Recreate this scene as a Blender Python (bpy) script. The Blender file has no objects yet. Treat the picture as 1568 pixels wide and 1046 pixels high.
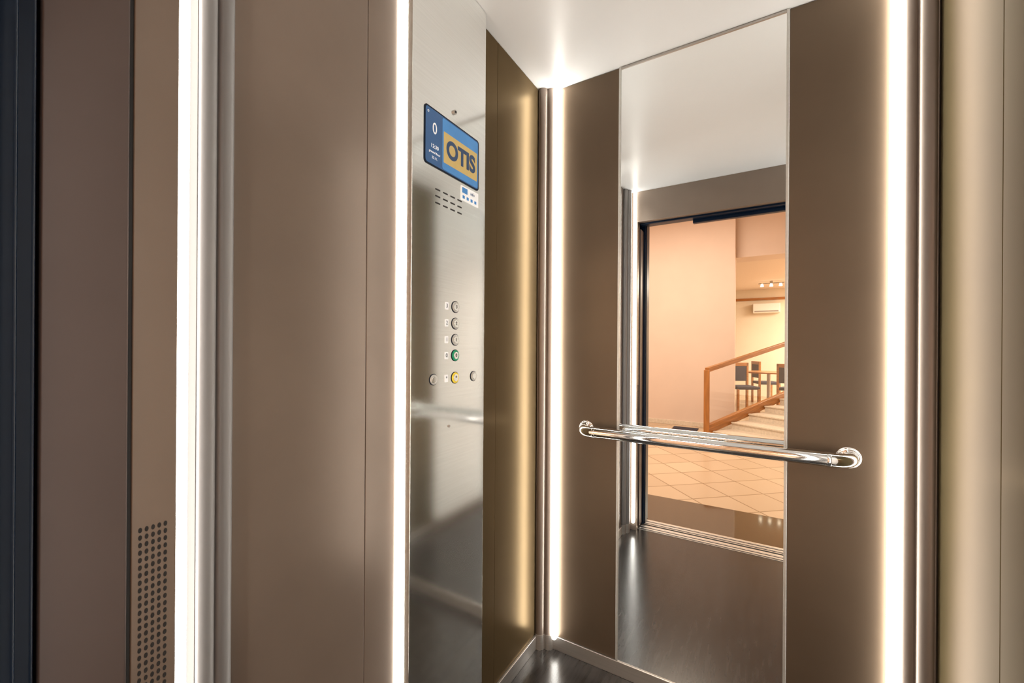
import bpy, bmesh, math
from mathutils import Matrix, Vector
sc=bpy.context.scene
col=sc.collection
try:
    sc.view_settings.view_transform='Standard'
    sc.view_settings.look='None'
except Exception: pass

# ---------- materials ----------
def mat(name,color,metal=0.0,rough=0.5,noise=0.0,nscale=(40,40,40),bump=0.0,bscale=400,spec=None,coat=0,tint=None,emit=None,estr=0):
    m=bpy.data.materials.new(name); m.use_nodes=True
    nt=m.node_tree; b=nt.nodes['Principled BSDF']
    b.inputs['Base Color'].default_value=(*color,1)
    b.inputs['Metallic'].default_value=metal
    b.inputs['Roughness'].default_value=rough
    if spec is not None: b.inputs['Specular IOR Level'].default_value=spec
    if tint: b.inputs['Specular Tint'].default_value=(*tint,1)
    if coat: b.inputs['Coat Weight'].default_value=coat; b.inputs['Coat Roughness'].default_value=.08
    if emit: 
        b.inputs['Emission Color'].default_value=(*emit,1); b.inputs['Emission Strength'].default_value=estr
    tc=nt.nodes.new('ShaderNodeTexCoord')
    if noise:
        mp=nt.nodes.new('ShaderNodeMapping'); mp.inputs['Scale'].default_value=nscale
        n=nt.nodes.new('ShaderNodeTexNoise'); n.inputs['Scale'].default_value=1; n.inputs['Detail'].default_value=4
        nt.links.new(tc.outputs['Object'],mp.inputs[0]); nt.links.new(mp.outputs[0],n.inputs['Vector'])
        r=nt.nodes.new('ShaderNodeMapRange'); r.inputs[1].default_value=.3; r.inputs[2].default_value=.7
        r.inputs[3].default_value=1-noise; r.inputs[4].default_value=1+noise
        nt.links.new(n.outputs[0],r.inputs[0])
        mx=nt.nodes.new('ShaderNodeVectorMath'); mx.operation='SCALE'
        mx.inputs[0].default_value=color
        nt.links.new(r.outputs[0],mx.inputs['Scale']); nt.links.new(mx.outputs[0],b.inputs['Base Color'])
    if bump:
        n2=nt.nodes.new('ShaderNodeTexNoise'); n2.inputs['Scale'].default_value=bscale
        nt.links.new(tc.outputs['Object'],n2.inputs['Vector'])
        bp=nt.nodes.new('ShaderNodeBump'); bp.inputs['Strength'].default_value=bump; bp.inputs['Distance'].default_value=.001
        nt.links.new(n2.outputs[0],bp.inputs['Height']); nt.links.new(bp.outputs[0],b.inputs['Normal'])
    return m
M={}
M['taupe']=mat('taupe_panel',(.235,.182,.146),.42,.27,noise=.04,nscale=(6,6,6),bump=.02,bscale=900,spec=.45)
M['taupe_dk']=mat('taupe_door_leaf',(.12,.092,.085),.4,.33,noise=.04,nscale=(6,6,6),spec=.3)
M['gold']=mat('panel_warm_lit',(.135,.095,.050),.5,.27,noise=.04,nscale=(6,6,6),bump=.02,bscale=900,spec=.2,tint=(.50,.40,.27))  # golden copy of the wall panel, warm LED-lit tone put into its colour
M['warmlit_r']=mat('panel_warm_lit_side',(.130,.100,.052),.5,.30,noise=.04,nscale=(6,6,6),bump=.02,bscale=900,spec=.2,tint=(.42,.34,.22))  # right wall copy, golden tone of the strip light painted into the colour
M['satin_bounce']=mat('added_satin_bounce',(.90,.92,.92),.05,.4,noise=.02,nscale=(3,3,120))  # pale finish for added panels that brighten the control panel's reflection
M['back']=mat('back_panel',(.135,.097,.068),.6,.40,noise=.04,nscale=(6,6,6),bump=.03,bscale=900,spec=.4,tint=(1,.86,.62))
M['dark']=mat('dark_gap',(.015,.014,.014),0,.6,noise=.1)
M['frame']=mat('anthracite_frame',(.002,.009,.026),.0,.3,noise=.1,spec=.2)
M['steel']=mat('brushed_steel',(.93,.95,.94),1,.11,noise=.03,nscale=(3,3,260))
M['skirt']=mat('skirt_steel',(.46,.43,.40),.8,.34,noise=.06,nscale=(4,4,200))
M['mframe']=mat('mirror_trim_steel',(.62,.61,.58),.7,.4,noise=.04,nscale=(4,4,100))
M['chrome']=mat('chrome',(.86,.86,.86),1,.07,noise=.02)
M['post']=mat('post_metal',(.22,.175,.145),.6,.42)
M['postl']=mat('post_metal_light',(.22,.205,.20),.5,.5)
M['mirror']=mat('mirror_glass',(.94,.955,.95),1,.0,noise=.002)
M['ceil']=mat('ceiling_white',(.92,.93,.94),0,.3,noise=.01,nscale=(3,3,3),spec=.4)
M['led']=mat('led_diffuser',(.9,.9,.9),0,.4,noise=.01,emit=(1,.965,.89),estr=19)
M['floor']=mat('floor_vinyl',(.026,.024,.023),0,.22,noise=.35,nscale=(70,8,30),bump=.10,bscale=150)
M['sill']=mat('sill_aluminium',(.7,.7,.68),1,.35,noise=.05,nscale=(2,300,2))
M['granite']=mat('granite_threshold',(.07,.045,.022),0,.06,noise=.3,nscale=(60,60,60),coat=.3)
M['peach']=mat('lobby_plaster',(.79,.63,.53),0,.7,noise=.02,nscale=(3,3,3))
M['cream']=mat('far_plaster',(.85,.75,.60),0,.7,noise=.02,nscale=(3,3,3))
M['lceil']=mat('lobby_ceiling_paint',(.85,.70,.58),0,.8,noise=.02)
M['wood']=mat('oak_rail',(.42,.17,.04),0,.35,noise=.25,nscale=(4,60,60),coat=.2)
M['stone']=mat('stair_stone',(.75,.66,.54),0,.3,noise=.1)
M['navy']=mat('screen_navy',(.012,.035,.09),0,.15,noise=.05,emit=(.03,.09,.2),estr=.8)
M['blue']=mat('screen_blue',(.03,.12,.28),0,.15,noise=.3,nscale=(10,10,10),emit=(.06,.2,.42),estr=.7)
M['yellow']=mat('screen_yellow',(.4,.29,.10),0,.2,noise=.05,emit=(.55,.37,.13),estr=.5)
M['tnavy']=mat('logo_navy',(.03,.08,.2),0,.3,noise=.02)
M['white']=mat('white_print',(.9,.9,.9),0,.4,noise=.01,emit=(1,1,1),estr=.3)
M['green']=mat('button_green',(.01,.25,.12),0,.3,noise=.02,emit=(0,.3,.12),estr=.3)
M['ybtn']=mat('button_yellow',(.8,.6,.05),0,.3,noise=.02,emit=(.8,.6,.05),estr=.3)
M['acw']=mat('white_plastic',(.9,.88,.83),0,.4,noise=.02)
M['lamp']=mat('lamp_glow',(.9,.9,.9),0,.4,noise=.01,emit=(1,.85,.6),estr=6)
M['cushion']=mat('dark_upholstery',(.02,.025,.05),0,.7,noise=.2)
g=mat('balustrade_glass',(.95,.97,.95),0,.02,noise=.01)
nt=g.node_tree; out=nt.nodes['Material Output']
tr=nt.nodes.new('ShaderNodeBsdfTransparent'); gl=nt.nodes.new('ShaderNodeBsdfGlossy'); gl.inputs['Roughness'].default_value=.02
mx=nt.nodes.new('ShaderNodeMixShader'); mx.inputs[0].default_value=.08
nt.links.new(tr.outputs[0],mx.inputs[1]); nt.links.new(gl.outputs[0],mx.inputs[2]); nt.links.new(mx.outputs[0],out.inputs[0])
M['glass']=g
t=bpy.data.materials.new('lobby_tile'); t.use_nodes=True; nt=t.node_tree; b=nt.nodes['Principled BSDF']
tc=nt.nodes.new('ShaderNodeTexCoord'); mp=nt.nodes.new('ShaderNodeMapping'); mp.inputs['Rotation'].default_value=(0,0,math.radians(42))
br=nt.nodes.new('ShaderNodeTexBrick'); br.offset=0; br.inputs['Scale'].default_value=1
br.inputs['Brick Width'].default_value=.33; br.inputs['Row Height'].default_value=.33; br.inputs['Mortar Size'].default_value=.006
br.inputs['Color1'].default_value=(.64,.49,.34,1); br.inputs['Color2'].default_value=(.54,.40,.27,1); br.inputs['Mortar'].default_value=(.3,.2,.11,1)
nt.links.new(tc.outputs['Object'],mp.inputs[0]); nt.links.new(mp.outputs[0],br.inputs['Vector']); nt.links.new(br.outputs[0],b.inputs['Base Color'])
b.inputs['Roughness'].default_value=.25
M['tile']=t

# ---------- helpers ----------
def empty(name):
    e=bpy.data.objects.new(name,None); e.empty_display_size=.05; col.objects.link(e); return e
def finish(o,m,parent,smooth=False,bevel=0,seg=2):
    o.data.materials.append(M[m] if isinstance(m,str) else m)
    col.objects.link(o)
    if parent: o.parent=parent
    if smooth:
        for p in o.data.polygons: p.use_smooth=True
    if bevel:
        md=o.modifiers.new('b','BEVEL'); md.width=bevel; md.segments=seg; md.limit_method='ANGLE'
        for p in o.data.polygons: p.use_smooth=True
        w=o.modifiers.new('wn','WEIGHTED_NORMAL'); w.keep_sharp=False
    return o
def box(name,x0,x1,y0,y1,z0,z1,m,parent=None,bevel=0):
    me=bpy.data.meshes.new(name)
    c=Vector(((x0+x1)/2,(y0+y1)/2,(z0+z1)/2))
    bm=bmesh.new(); bmesh.ops.create_cube(bm,size=1)
    for v in bm.verts: v.co=Vector((v.co.x*abs(x1-x0),v.co.y*abs(y1-y0),v.co.z*abs(z1-z0)))
    bm.to_mesh(me); bm.free()
    o=bpy.data.objects.new(name,me); o.location=c
    return finish(o,m,parent,bevel=bevel)
def prism(name,pts,z0,z1,m,parent=None,smooth_angle=40):
    me=bpy.data.meshes.new(name); n=len(pts)
    vs=[(p[0],p[1],z0) for p in pts]+[(p[0],p[1],z1) for p in pts]
    fs=[tuple(range(n)),tuple(range(n,2*n))]+[(i,(i+1)%n,n+(i+1)%n,n+i) for i in range(n)]
    me.from_pydata(vs,[],fs); bm=bmesh.new(); bm.from_mesh(me); bmesh.ops.recalc_face_normals(bm,faces=bm.faces)
    bm.to_mesh(me); bm.free()
    for p in me.polygons: p.use_smooth=True
    try: me.set_sharp_from_angle(angle=math.radians(smooth_angle))
    except Exception: pass
    o=bpy.data.objects.new(name,me)
    o.data.materials.append(M[m]); col.objects.link(o)
    if parent:o.parent=parent
    return o
def cyl(name,loc,axis,r,h,m,parent=None,seg=32,r2=None,bevel=0):
    me=bpy.data.meshes.new(name); bm=bmesh.new()
    bmesh.ops.create_cone(bm,cap_ends=True,segments=seg,radius1=r,radius2=r if r2 is None else r2,depth=h)
    q=Vector((0,0,1)).rotation_difference(Vector(axis)).to_matrix().to_4x4()
    bmesh.ops.transform(bm,matrix=q,verts=bm.verts); bm.to_mesh(me); bm.free()
    for p in me.polygons: p.use_smooth=True
    try: me.set_sharp_from_angle(angle=math.radians(40))
    except Exception: pass
    o=bpy.data.objects.new(name,me); o.location=loc
    return finish(o,m,parent,bevel=bevel)
def torus(name,loc,axis,R,r,m,parent=None):
    vs=[];fs=[];A=32;B=10
    q=Vector((0,0,1)).rotation_difference(Vector(axis))
    for i in range(A):
        a=2*math.pi*i/A
        for j in range(B):
            b=2*math.pi*j/B
            vs.append(q@Vector(((R+r*math.cos(b))*math.cos(a),(R+r*math.cos(b))*math.sin(a),r*math.sin(b))))
            fs.append((i*B+j,((i+1)%A)*B+j,((i+1)%A)*B+(j+1)%B,i*B+(j+1)%B))
    me=bpy.data.meshes.new(name); me.from_pydata(vs,[],fs); o=bpy.data.objects.new(name,me); o.location=loc
    return finish(o,m,parent,smooth=True)
def tube(name,pts,r,m,parent=None):
    cu=bpy.data.curves.new(name,'CURVE'); cu.dimensions='3D'; cu.bevel_depth=r; cu.bevel_resolution=8; cu.use_fill_caps=True
    sp=cu.splines.new('POLY'); sp.points.add(len(pts)-1)
    for i,p in enumerate(pts): sp.points[i].co=(*p,1)
    sp.use_smooth=True
    o=bpy.data.objects.new(name,cu); cu.materials.append(M[m]); col.objects.link(o)
    if parent:o.parent=parent
    return o
def beam(name,a,b,w,h,m,parent=None,bevel=.004):
    a=Vector(a);b=Vector(b);d=b-a;L=d.length;xd=d.normalized();yd=Vector((0,0,1)).cross(xd)
    if yd.length<1e-4: yd=Vector((0,1,0))
    yd.normalize();zd=xd.cross(yd)
    me=bpy.data.meshes.new(name);bm=bmesh.new();bmesh.ops.create_cube(bm,size=1)
    for v in bm.verts: v.co=Vector((v.co.x*L,v.co.y*w,v.co.z*h))
    bm.to_mesh(me);bm.free()
    o=bpy.data.objects.new(name,me)
    o.matrix_world=Matrix.Translation((a+b)/2)@Matrix((xd,yd,zd)).transposed().to_4x4()
    return finish(o,m,parent,bevel=bevel)
def text(name,s,y,z,size,m,parent,x,bold=0,sx=1):
    cu=bpy.data.curves.new(name,'FONT'); cu.body=s; cu.size=size; cu.align_x='CENTER'; cu.align_y='CENTER'; cu.extrude=.0003; cu.offset=bold
    o=bpy.data.objects.new(name,cu); cu.materials.append(M[m]); col.objects.link(o)
    o.rotation_euler=(math.pi/2,0,math.pi/2); o.location=(x,y,z); o.scale=(sx,1,1); o.parent=parent; return o

XL=-.775; XR=.39; YB=1.52; YF=.25; H=2.262
mx_=lambda x:-.385-x

# ---------- cab shell ----------
box('floor',XL-.03,XR+.03,.215,YB+.03,-.03,0,'floor')
box('ceiling',XL-.03,XR+.03,.15,YB+.03,H,H+.03,'ceil')
wl=empty('wall_left')
box('backing',XL-.03,XL-.004,.30,YB+.03,0,H,'dark',wl)
Z0=.055; Z1=H-.002
for i,(a,b,mm) in enumerate([(.353,.636,'taupe'),(.6375,.730,'taupe'),(.742,1.178,'gold'),(1.1795,1.482,'gold')]):
    box('panel_%d'%(i+1),XL-.004,XL,a,b,Z0,Z1,mm,wl,bevel=.0012)
wr=empty('wall_right')
box('backing',XR+.004,XR+.03,.30,YB+.03,0,H,'dark',wr)
for i,(a,b,mm) in enumerate([(.353,.645,'satin_bounce'),(.6465,.94,'satin_bounce'),(.9415,1.143,'warmlit_r'),(1.1445,1.462,'warmlit_r')]):  # first two are added, unseen directly, as bright surfaces for the steel to reflect
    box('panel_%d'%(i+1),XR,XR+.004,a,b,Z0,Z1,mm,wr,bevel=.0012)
wb=empty('wall_back')
box('backing',XL-.004,XR+.004,YB+.004,YB+.03,0,H,'dark',wb)
box('panel_1',-.722,-.457,YB,YB+.004,Z0,Z1,'back',wb,bevel=.0012)
box('panel_2',.072,.335,YB,YB+.004,Z0,Z1,'back',wb,bevel=.0012)
wm=empty('wall_mirror')
box('glass',-.450,.065,YB-.001,YB+.004,Z0,Z1-.008,'mirror',wm)
box('frame_side_a',-.4565,-.4490,YB-.006,YB+.004,Z0,Z1,'mframe',wm,bevel=.0012)
box('frame_side_b',.0635,.0715,YB-.006,YB+.004,Z0,Z1,'mframe',wm,bevel=.0012)
box('frame_top',-.4490,.0635,YB-.004,YB+.004,Z1-.008,Z1,'skirt',wm,bevel=.001)
box('baseboard_back',-.715,.33,YB-.006,YB+.004,0,.054,'skirt',None,bevel=.0015)
box('baseboard_left',XL-.004,XL+.008,.352,1.480,0,.054,'skirt',None,bevel=.0015)
box('baseboard_right',XR-.008,XR+.004,.352,1.460,0,.054,'skirt',None,bevel=.0015)

def post(name,A,B,C,nf,mm,z0=0,z1=H,lift=.006):
    A=Vector(A);B=Vector(B);C=Vector(C);d=B-A;n=Vector((-d.y,d.x)).normalized()
    if (A-C).dot(n)<0:n=-n
    pts=[C,A]; A2=A+n*lift; B2=B+n*lift; pts.append(A2)
    L=(B2-A2).length/nf; u=d.normalized(); r=L/2*.9
    for k in range(nf):
        c=A2+u*L*(k+.5)
        for j in range(0,15):
            a=math.pi*j/14
            pts.append(c-u*r*math.cos(a)+n*r*.55*math.sin(a))
    pts+= [B2,B]
    e=empty(name)
    prism('fluted_column',[tuple(p) for p in pts],z0+.06,z1,mm,e,50)
    cc=C
    pts2=[tuple(cc+(p-cc)*1.04) for p in pts]
    prism('foot',pts2,z0,z0+.06,'skirt',e,50)
    return e
post('corner_post',(-.716,YB),(XL,1.484),(XL,YB),2,'post')
post('corner_post',(.327,YB),(XR,1.462),(XR,YB),2,'post')
post('corner_post',(XL,.352),(-.744,.287),(XL-.0,.262),2,'postl')
post('corner_post',(XR,.352),(mx_(-.744),.287),(XR,.262),2,'postl')

def led(name,cx,y0,w,h,sgn,z0=.055,z1=H-.002):
    e=empty(name)
    pts=[(cx-w,y0),(cx+w,y0)]
    for j in range(0,13):
        a=math.pi*j/12
        pts.append((cx+w*math.cos(a),y0+sgn*(h-w+w*math.sin(a))))
    prism('diffuser',pts,z0,z1,'led',e,60)
    return e
led('led_light_strip',-.700,YB-.0005,.0088,.028,-1)
led('led_light_strip',.311,YB-.0005,.0083,.030,-1)
led('led_light_strip',-.723,.2552,.0080,.018,1)
led('led_light_strip',mx_(-.723),.2552,.0080,.018,1)
e=empty('led_light_strip')
box('diffuser',XL-.003,XL+.010,.7335,.7390,.055,H-.002,'led',e,bevel=.002)

# ---------- front ----------
wf=empty('wall_front')
for s,f in (('a',lambda x:x),('b',mx_)):
    x0,x1=sorted((f(-.745),f(-.705)))
    box('return_'+s,x0,x1,.205,.2545,0,2.06,'taupe',wf,bevel=.002)
    x0,x1=sorted((f(XL-.03),f(-.745)))
    box('pocket_'+s,x0,x1,.19,.262,0,H,'taupe',wf)
box('header',-.745,mx_(-.745),.215,.2545,2.06,H,'taupe',wf,bevel=.002)
me=bpy.data.meshes.new('vent'); vs=[];fs=[]
for c in range(5):
    y=.2145+.0068*c; z=.968
    while z>.20:
        k=len(vs)
        for j in range(10):
            a=2*math.pi*j/10; vs.append((-.7046,y+.0021*math.cos(a),z+.0036*math.sin(a)))
        fs.append(tuple(range(k,k+10))); z-=.0100
me.from_pydata(vs,[],fs); o=bpy.data.objects.new('vent_perforations',me); finish(o,'dark',wf)
cd=empty('door_1')
for s,f in (('a',lambda x:x),('b',mx_)):
    x0,x1=sorted((f(-.80),f(-.698))); box('leaf_'+s,x0,x1,.122,.200,.012,2.026,'taupe_dk',cd,bevel=.003)
    x0,x1=sorted((f(-.80),f(-.7065))); box('seal_'+s,x0,x1,.200,.205,.012,2.026,'dark',cd)
ld=empty('door_frame')
for s,f in (('a',lambda x:x),('b',mx_)):
    x0,x1=sorted((f(-.80),f(-.686))); box('jamb_'+s,x0,x1,0.0,.118,0.0,2.09,'frame',ld,bevel=.004)
    x0,x1=sorted((f(-.80),f(-.680))); box('architrave_'+s,x0,x1,.085,.104,0,2.09,'frame',ld,bevel=.004)
box('lintel',-.80,mx_(-.80),0,.118,2.09,2.16,'frame',ld,bevel=.003)
dh=empty('door_track')
box('track_high',-.70,.31,.16,.21,2.05,2.09,'frame',dh,bevel=.003)
box('track_low',-.38,.31,.12,.156,2.03,2.08,'frame',dh,bevel=.003)
box('cover',-.70,.31,.119,.214,2.09,2.15,'dark',dh)
sl=empty('door_sill')
box('plate_car',-.745,mx_(-.745),.135,.2145,-.03,.002,'sill',sl)
box('plate_landing',-.70,mx_(-.70),.03,.115,-.03,.002,'sill',sl)
for i,y in enumerate((.15,.168,.186,.200,.045,.062,.08,.097)):
    box('groove_%d'%i,-.70,mx_(-.70),y,y+.006,.002,.0032,'frame' if i%2 else 'sill',sl)
box('gap',-.745,mx_(-.745),.115,.135,-.03,-.01,'dark',sl)

# ---------- control panel ----------
cp=empty('elevator_control_panel')
XP=-.74
box('faceplate',XL-.003,XP,.7425,1.058,.02,H-.002,'steel',cp,bevel=.0015)
x=XP
def rrect(name,y0,y1,z0,z1,r,xa,xb,m):
    pts=[]
    for cy,cz,a0 in ((y1-r,z1-r,0),(y0+r,z1-r,90),(y0+r,z0+r,180),(y1-r,z0+r,270)):
        for j in range(7):
            a=math.radians(a0+15*j); pts.append((cy+r*math.cos(a),cz+r*math.sin(a)))
    n=len(pts); vs=[(xa,p[0],p[1]) for p in pts]+[(xb,p[0],p[1]) for p in pts]
    fs=[tuple(range(n)),tuple(range(n,2*n))]+[(i,(i+1)%n,n+(i+1)%n,n+i) for i in range(n)]
    me=bpy.data.meshes.new(name); me.from_pydata(vs,[],fs)
    bm=bmesh.new(); bm.from_mesh(me); bmesh.ops.recalc_face_normals(bm,faces=bm.faces); bm.to_mesh(me); bm.free()
    o=bpy.data.objects.new(name,me); return finish(o,m,cp)
rrect('screen_bezel',.784,1.021,1.690,1.842,.010,x-.001,x+.0016,'frame')
rrect('screen_left',.788,1.017,1.694,1.838,.008,x,x+.0020,'navy')
rrect('screen_area',.853,1.014,1.697,1.835,.006,x,x+.0024,'blue')
rrect('logo_block',.858,1.010,1.716,1.800,.002,x,x+.0028,'yellow')
text('logo_text','OTIS',.934,1.757,.067,'tnavy',cp,x+.0032,bold=.0026,sx=.92)
text('floor_number','0',.822,1.789,.042,'white',cp,x+.0026,sx=.85)
text('info_line_a','12:30',.822,1.742,.014,'white',cp,x+.0026)
text('info_line_b','ground floor',.822,1.726,.0085,'white',cp,x+.0026)
text('info_line_c','23.11.',.822,1.712,.009,'white',cp,x+.0026)
text('info_icon','o',.797,1.827,.012,'white',cp,x+.0026)
rrect('notice_sticker',.936,1.020,1.640,1.682,.002,x,x+.0012,'white')
rrect('sticker_flag',.941,.966,1.662,1.678,.001,x,x+.0016,'blue')
text('sticker_text','info',.990,1.670,.014,'tnavy',cp,x+.0016)
for i in range(4): rrect('sticker_mark_%d'%i,.943+.019*i,.953+.019*i,1.646,1.655,.001,x,x+.0016,'blue')
cyl('camera_eye',(x+.002,.904,1.874),(1,0,0),.006,.006,'skirt',cp); cyl('camera_lens',(x+.006,.904,1.874),(1,0,0),.0028,.002,'dark',cp)
for r in range(3):
    for c in range(4):
        rrect('speaker_slot_%d_%d'%(r,c),.828+.031*c,.848+.031*c,1.597+.018*r,1.601+.018*r,.0018,x-.0005,x+.0004,'dark')
def button(name,y,z,ring='chrome',r=.0125,cap='steel'):
    cyl(name+'_bezel',(x+.0005,y,z),(1,0,0),r+.0042,.0018,'frame',cp)
    torus(name+'_ring',(x+.0015,y,z),(1,0,0),r,.0028,ring,cp)
    cyl(name+'_cap',(x+.002,y,z),(1,0,0),r-.0022,.006,cap,cp,bevel=.0008)
for i,(z,rg,lb) in enumerate(((1.329,'mframe','3'),(1.282,'mframe','2'),(1.236,'mframe','1'),(1.192,'green','0'),(1.129,'ybtn','*'))):
    button('button_%d'%i,.915,z,rg)
    rrect('label_plate_%d'%i,.871,.884,z-.010,z+.010,.002,x,x+.001,'white')
    text('label_%d'%i,lb,.8775,z,.016,'dark',cp,x+.0013)
    text('engraving_%d'%i,lb,.915,z,.014,'dark',cp,x+.0052)
button('button_5',.825,1.129,'mframe',.011); button('button_6',1.002,1.129,'mframe',.011)
cyl('key_switch',(x+.001,.890,.996),(1,0,0),.0035,.003,'skirt',cp)

# ---------- handrail ----------
hr=empty('handrail')
yr=1.458; zr=.905; R=.04; xa=-.575; xb=.218
pts=[(xa,YB,zr),(xa,yr+R,zr)]
for j in range(1,9):
    a=math.pi/2*j/8; pts.append((xa+R-R*math.cos(a),yr+R-R*math.sin(a),zr))
pts.append((xb-R,yr,zr))
for j in range(1,9):
    a=math.pi/2*j/8; pts.append((xb-R+R*math.sin(a),yr+R-R*math.cos(a),zr))
pts.append((xb,YB,zr))
tube('rail',pts,.0198,'chrome',hr)
for k,xx in enumerate((xa,xb)):
    cyl('flange_%d'%k,(xx,YB-.003,zr),(0,1,0),.030,.006,'chrome',hr,bevel=.001)
    torus('flange_ring_%d'%k,(xx,YB-.007,zr),(0,1,0),.0245,.003,'chrome',hr)
for k,xx in enumerate((xa+R+.012,xb-R-.012)):
    cyl('collar_%d'%k,(xx,yr,zr),(1,0,0),.0212,.010,'chrome',hr,bevel=.001)

# ---------- lobby ----------
fl=empty('floor_lobby')
box('tiles',-3.5,3.5,-9.5,-.5,-.05,0,'tile',fl)
box('threshold',-3.5,3.5,-.5,.03,-.05,0,'granite',fl)
wlv=empty('wall_landing')
box('side_a',-3.5,-.80,0.0,.12,0,3.4,'peach',wlv)
box('side_b',mx_(-.80),3.5,0.0,.12,0,3.4,'peach',wlv)
box('above',-.80,mx_(-.80),0.0,.12,2.16,3.4,'peach',wlv)
box('wall_partition',-3.5,-.334,-4.25,-4.0,0,3.4,'peach')
box('baseboard_partition',-3.5,-.345,-4.0,-3.985,0,.07,'stone',None,bevel=.003)
box('wall_lobby_left',-3.6,-3.5,-9.6,.12,0,3.4,'peach')
box('wall_lobby_right',3.5,3.6,-9.6,.12,0,3.4,'peach')
box('wall_lobby_far',-3.5,3.5,-9.6,-9.5,0,3.4,'cream')
box('ceiling_lobby',-3.6,3.6,-4.6,.12,3.4,3.5,'lceil')
box('ceiling_dining',-3.5,3.5,-9.5,-4.6,2.78,2.88,'lceil')
box('ceiling_beam',-.334,3.5,-4.6,-4.2,2.63,3.4,'peach')
box('trim_1',-3.5,3.5,-9.5,-9.46,2.50,2.56,'wood')
box('doormat',-1.15,-.80,-3.80,-3.45,0,.012,'cushion',None,bevel=.003)
P=Vector((-.63,-3.2)); d=Vector((.506,-.862)).normalized(); n=Vector((.862,.506)).normalized()
st=empty('staircase')
for k in range(5):
    a=P+d*(.08+.40*k)+n*.05; b=P+d*(2.6)+n*.05
    pts=[a,b,b+n*1.3,a+n*1.3]
    prism('step_%d'%k,[tuple(p) for p in pts],.09*k,.09*(k+1),'stone',st)
    a2=a-d*.015
    prism('nosing_%d'%k,[tuple(p) for p in (a2,a+d*.03,a+d*.03+n*1.3,a2+n*1.3)],.09*(k+1)-.012,.09*(k+1)+.003,'stone',st)
ba=empty('stair_balustrade')
L=2.3; sl_=.198
def pt(s,z): q=P+d*s; return (q.x,q.y,z+sl_*s)
beam('newel',(P.x,P.y,0),(P.x,P.y,.93),.07,.07,'wood',ba)
beam('top_rail',pt(0,.93),pt(L,.93),.06,.06,'wood',ba)
beam('bottom_rail',pt(0,.11),pt(L,.11),.06,.12,'wood',ba)
q=P+d*L; beam('end_post',(q.x,q.y,.35),(q.x,q.y,.93+sl_*L),.06,.06,'wood',ba)
me=bpy.data.meshes.new('pane'); me.from_pydata([pt(.04,.13),pt(L-.04,.13),pt(L-.04,.91),pt(.04,.91)],[],[(0,1,2,3)])
finish(bpy.data.objects.new('glass_pane',me),'glass',ba)
def chair(x,y,rot):
    e=empty('dining_chair')
    for i,(ax,ay) in enumerate(((-.2,-.2),(.2,-.2),(-.2,.2),(.2,.2))):
        box('leg_%d'%i,ax-.02,ax+.02,ay-.02,ay+.02,0,.95 if ay>0 else .45,'wood',e,bevel=.004)
    box('seat',-.22,.22,-.22,.2,.44,.50,'cushion',e,bevel=.015)
    box('back_cushion',-.18,.18,.185,.215,.58,.88,'cushion',e,bevel=.01)
    box('back_top',-.22,.22,.18,.22,.88,.95,'wood',e,bevel=.006)
    e.location=(x,y,0); e.rotation_euler=(0,0,rot)
chair(-.30,-6.3,2.6); chair(.55,-6.4,.4); chair(.1,-7.9,1.2); chair(-1.2,-7.4,3.6)
tb=empty('dining_table')
cyl('top',(.15,-7.1,.74),(0,0,1),.45,.03,'wood',tb,bevel=.004); cyl('column',(.15,-7.1,.38),(0,0,1),.035,.70,'skirt',tb); cyl('base',(.15,-7.1,.015),(0,0,1),.25,.03,'skirt',tb,bevel=.004)
ac=empty('air_conditioner')
box('body',-.18,.42,-9.50,-9.26,2.16,2.40,'acw',ac,bevel=.02); box('louvre',-.14,.38,-9.262,-9.255,2.18,2.21,'skirt',ac)
ll=empty('ceiling_spotlight_bar')
box('bar',-.05,.45,-8.05,-8.01,2.72,2.74,'skirt',ll); box('mount',.17,.23,-8.06,-8.0,2.74,2.78,'skirt',ll)
for i in range(3): cyl('spot_%d'%i,(.02+.18*i,-8.03,2.69),(0,0,1),.035,.06,'lamp',ll,r2=.02)

def area(name,loc,size,p,c,rot=(0,0,0)):
    l=bpy.data.lights.new(name,'AREA'); l.energy=p; l.color=c; l.shape='RECTANGLE'; l.size=size[0]; l.size_y=size[1]
    o=bpy.data.objects.new(name,l); o.location=loc; o.rotation_euler=rot; col.objects.link(o); return o
area('lobby_ceiling_light',(-1.2,-1.8,3.38),(1.6,1.6),125,(1,.86,.70))
area('dining_ceiling_light',(2.0,-7.0,2.76),(2,2.5),280,(1,.88,.70))
w=bpy.data.worlds.new('world'); sc.world=w; w.use_nodes=True
w.node_tree.nodes['Background'].inputs[0].default_value=(.9,.85,.8,1); w.node_tree.nodes['Background'].inputs[1].default_value=.1

# ---------- camera ----------
cd_=bpy.data.cameras.new('camera'); cam=bpy.data.objects.new('camera',cd_); col.objects.link(cam)
cd_.sensor_width=36; cd_.lens=631/1568*36; cd_.shift_y=10/1568; cd_.clip_start=.01
cam.matrix_world=Matrix.Translation((0,0,1.214))@Matrix.Rotation(math.radians(31.1),4,'Z')@Matrix.Rotation(math.pi/2,4,'X')@Matrix.Rotation(math.radians(.38),4,'Z')
sc.camera=cam
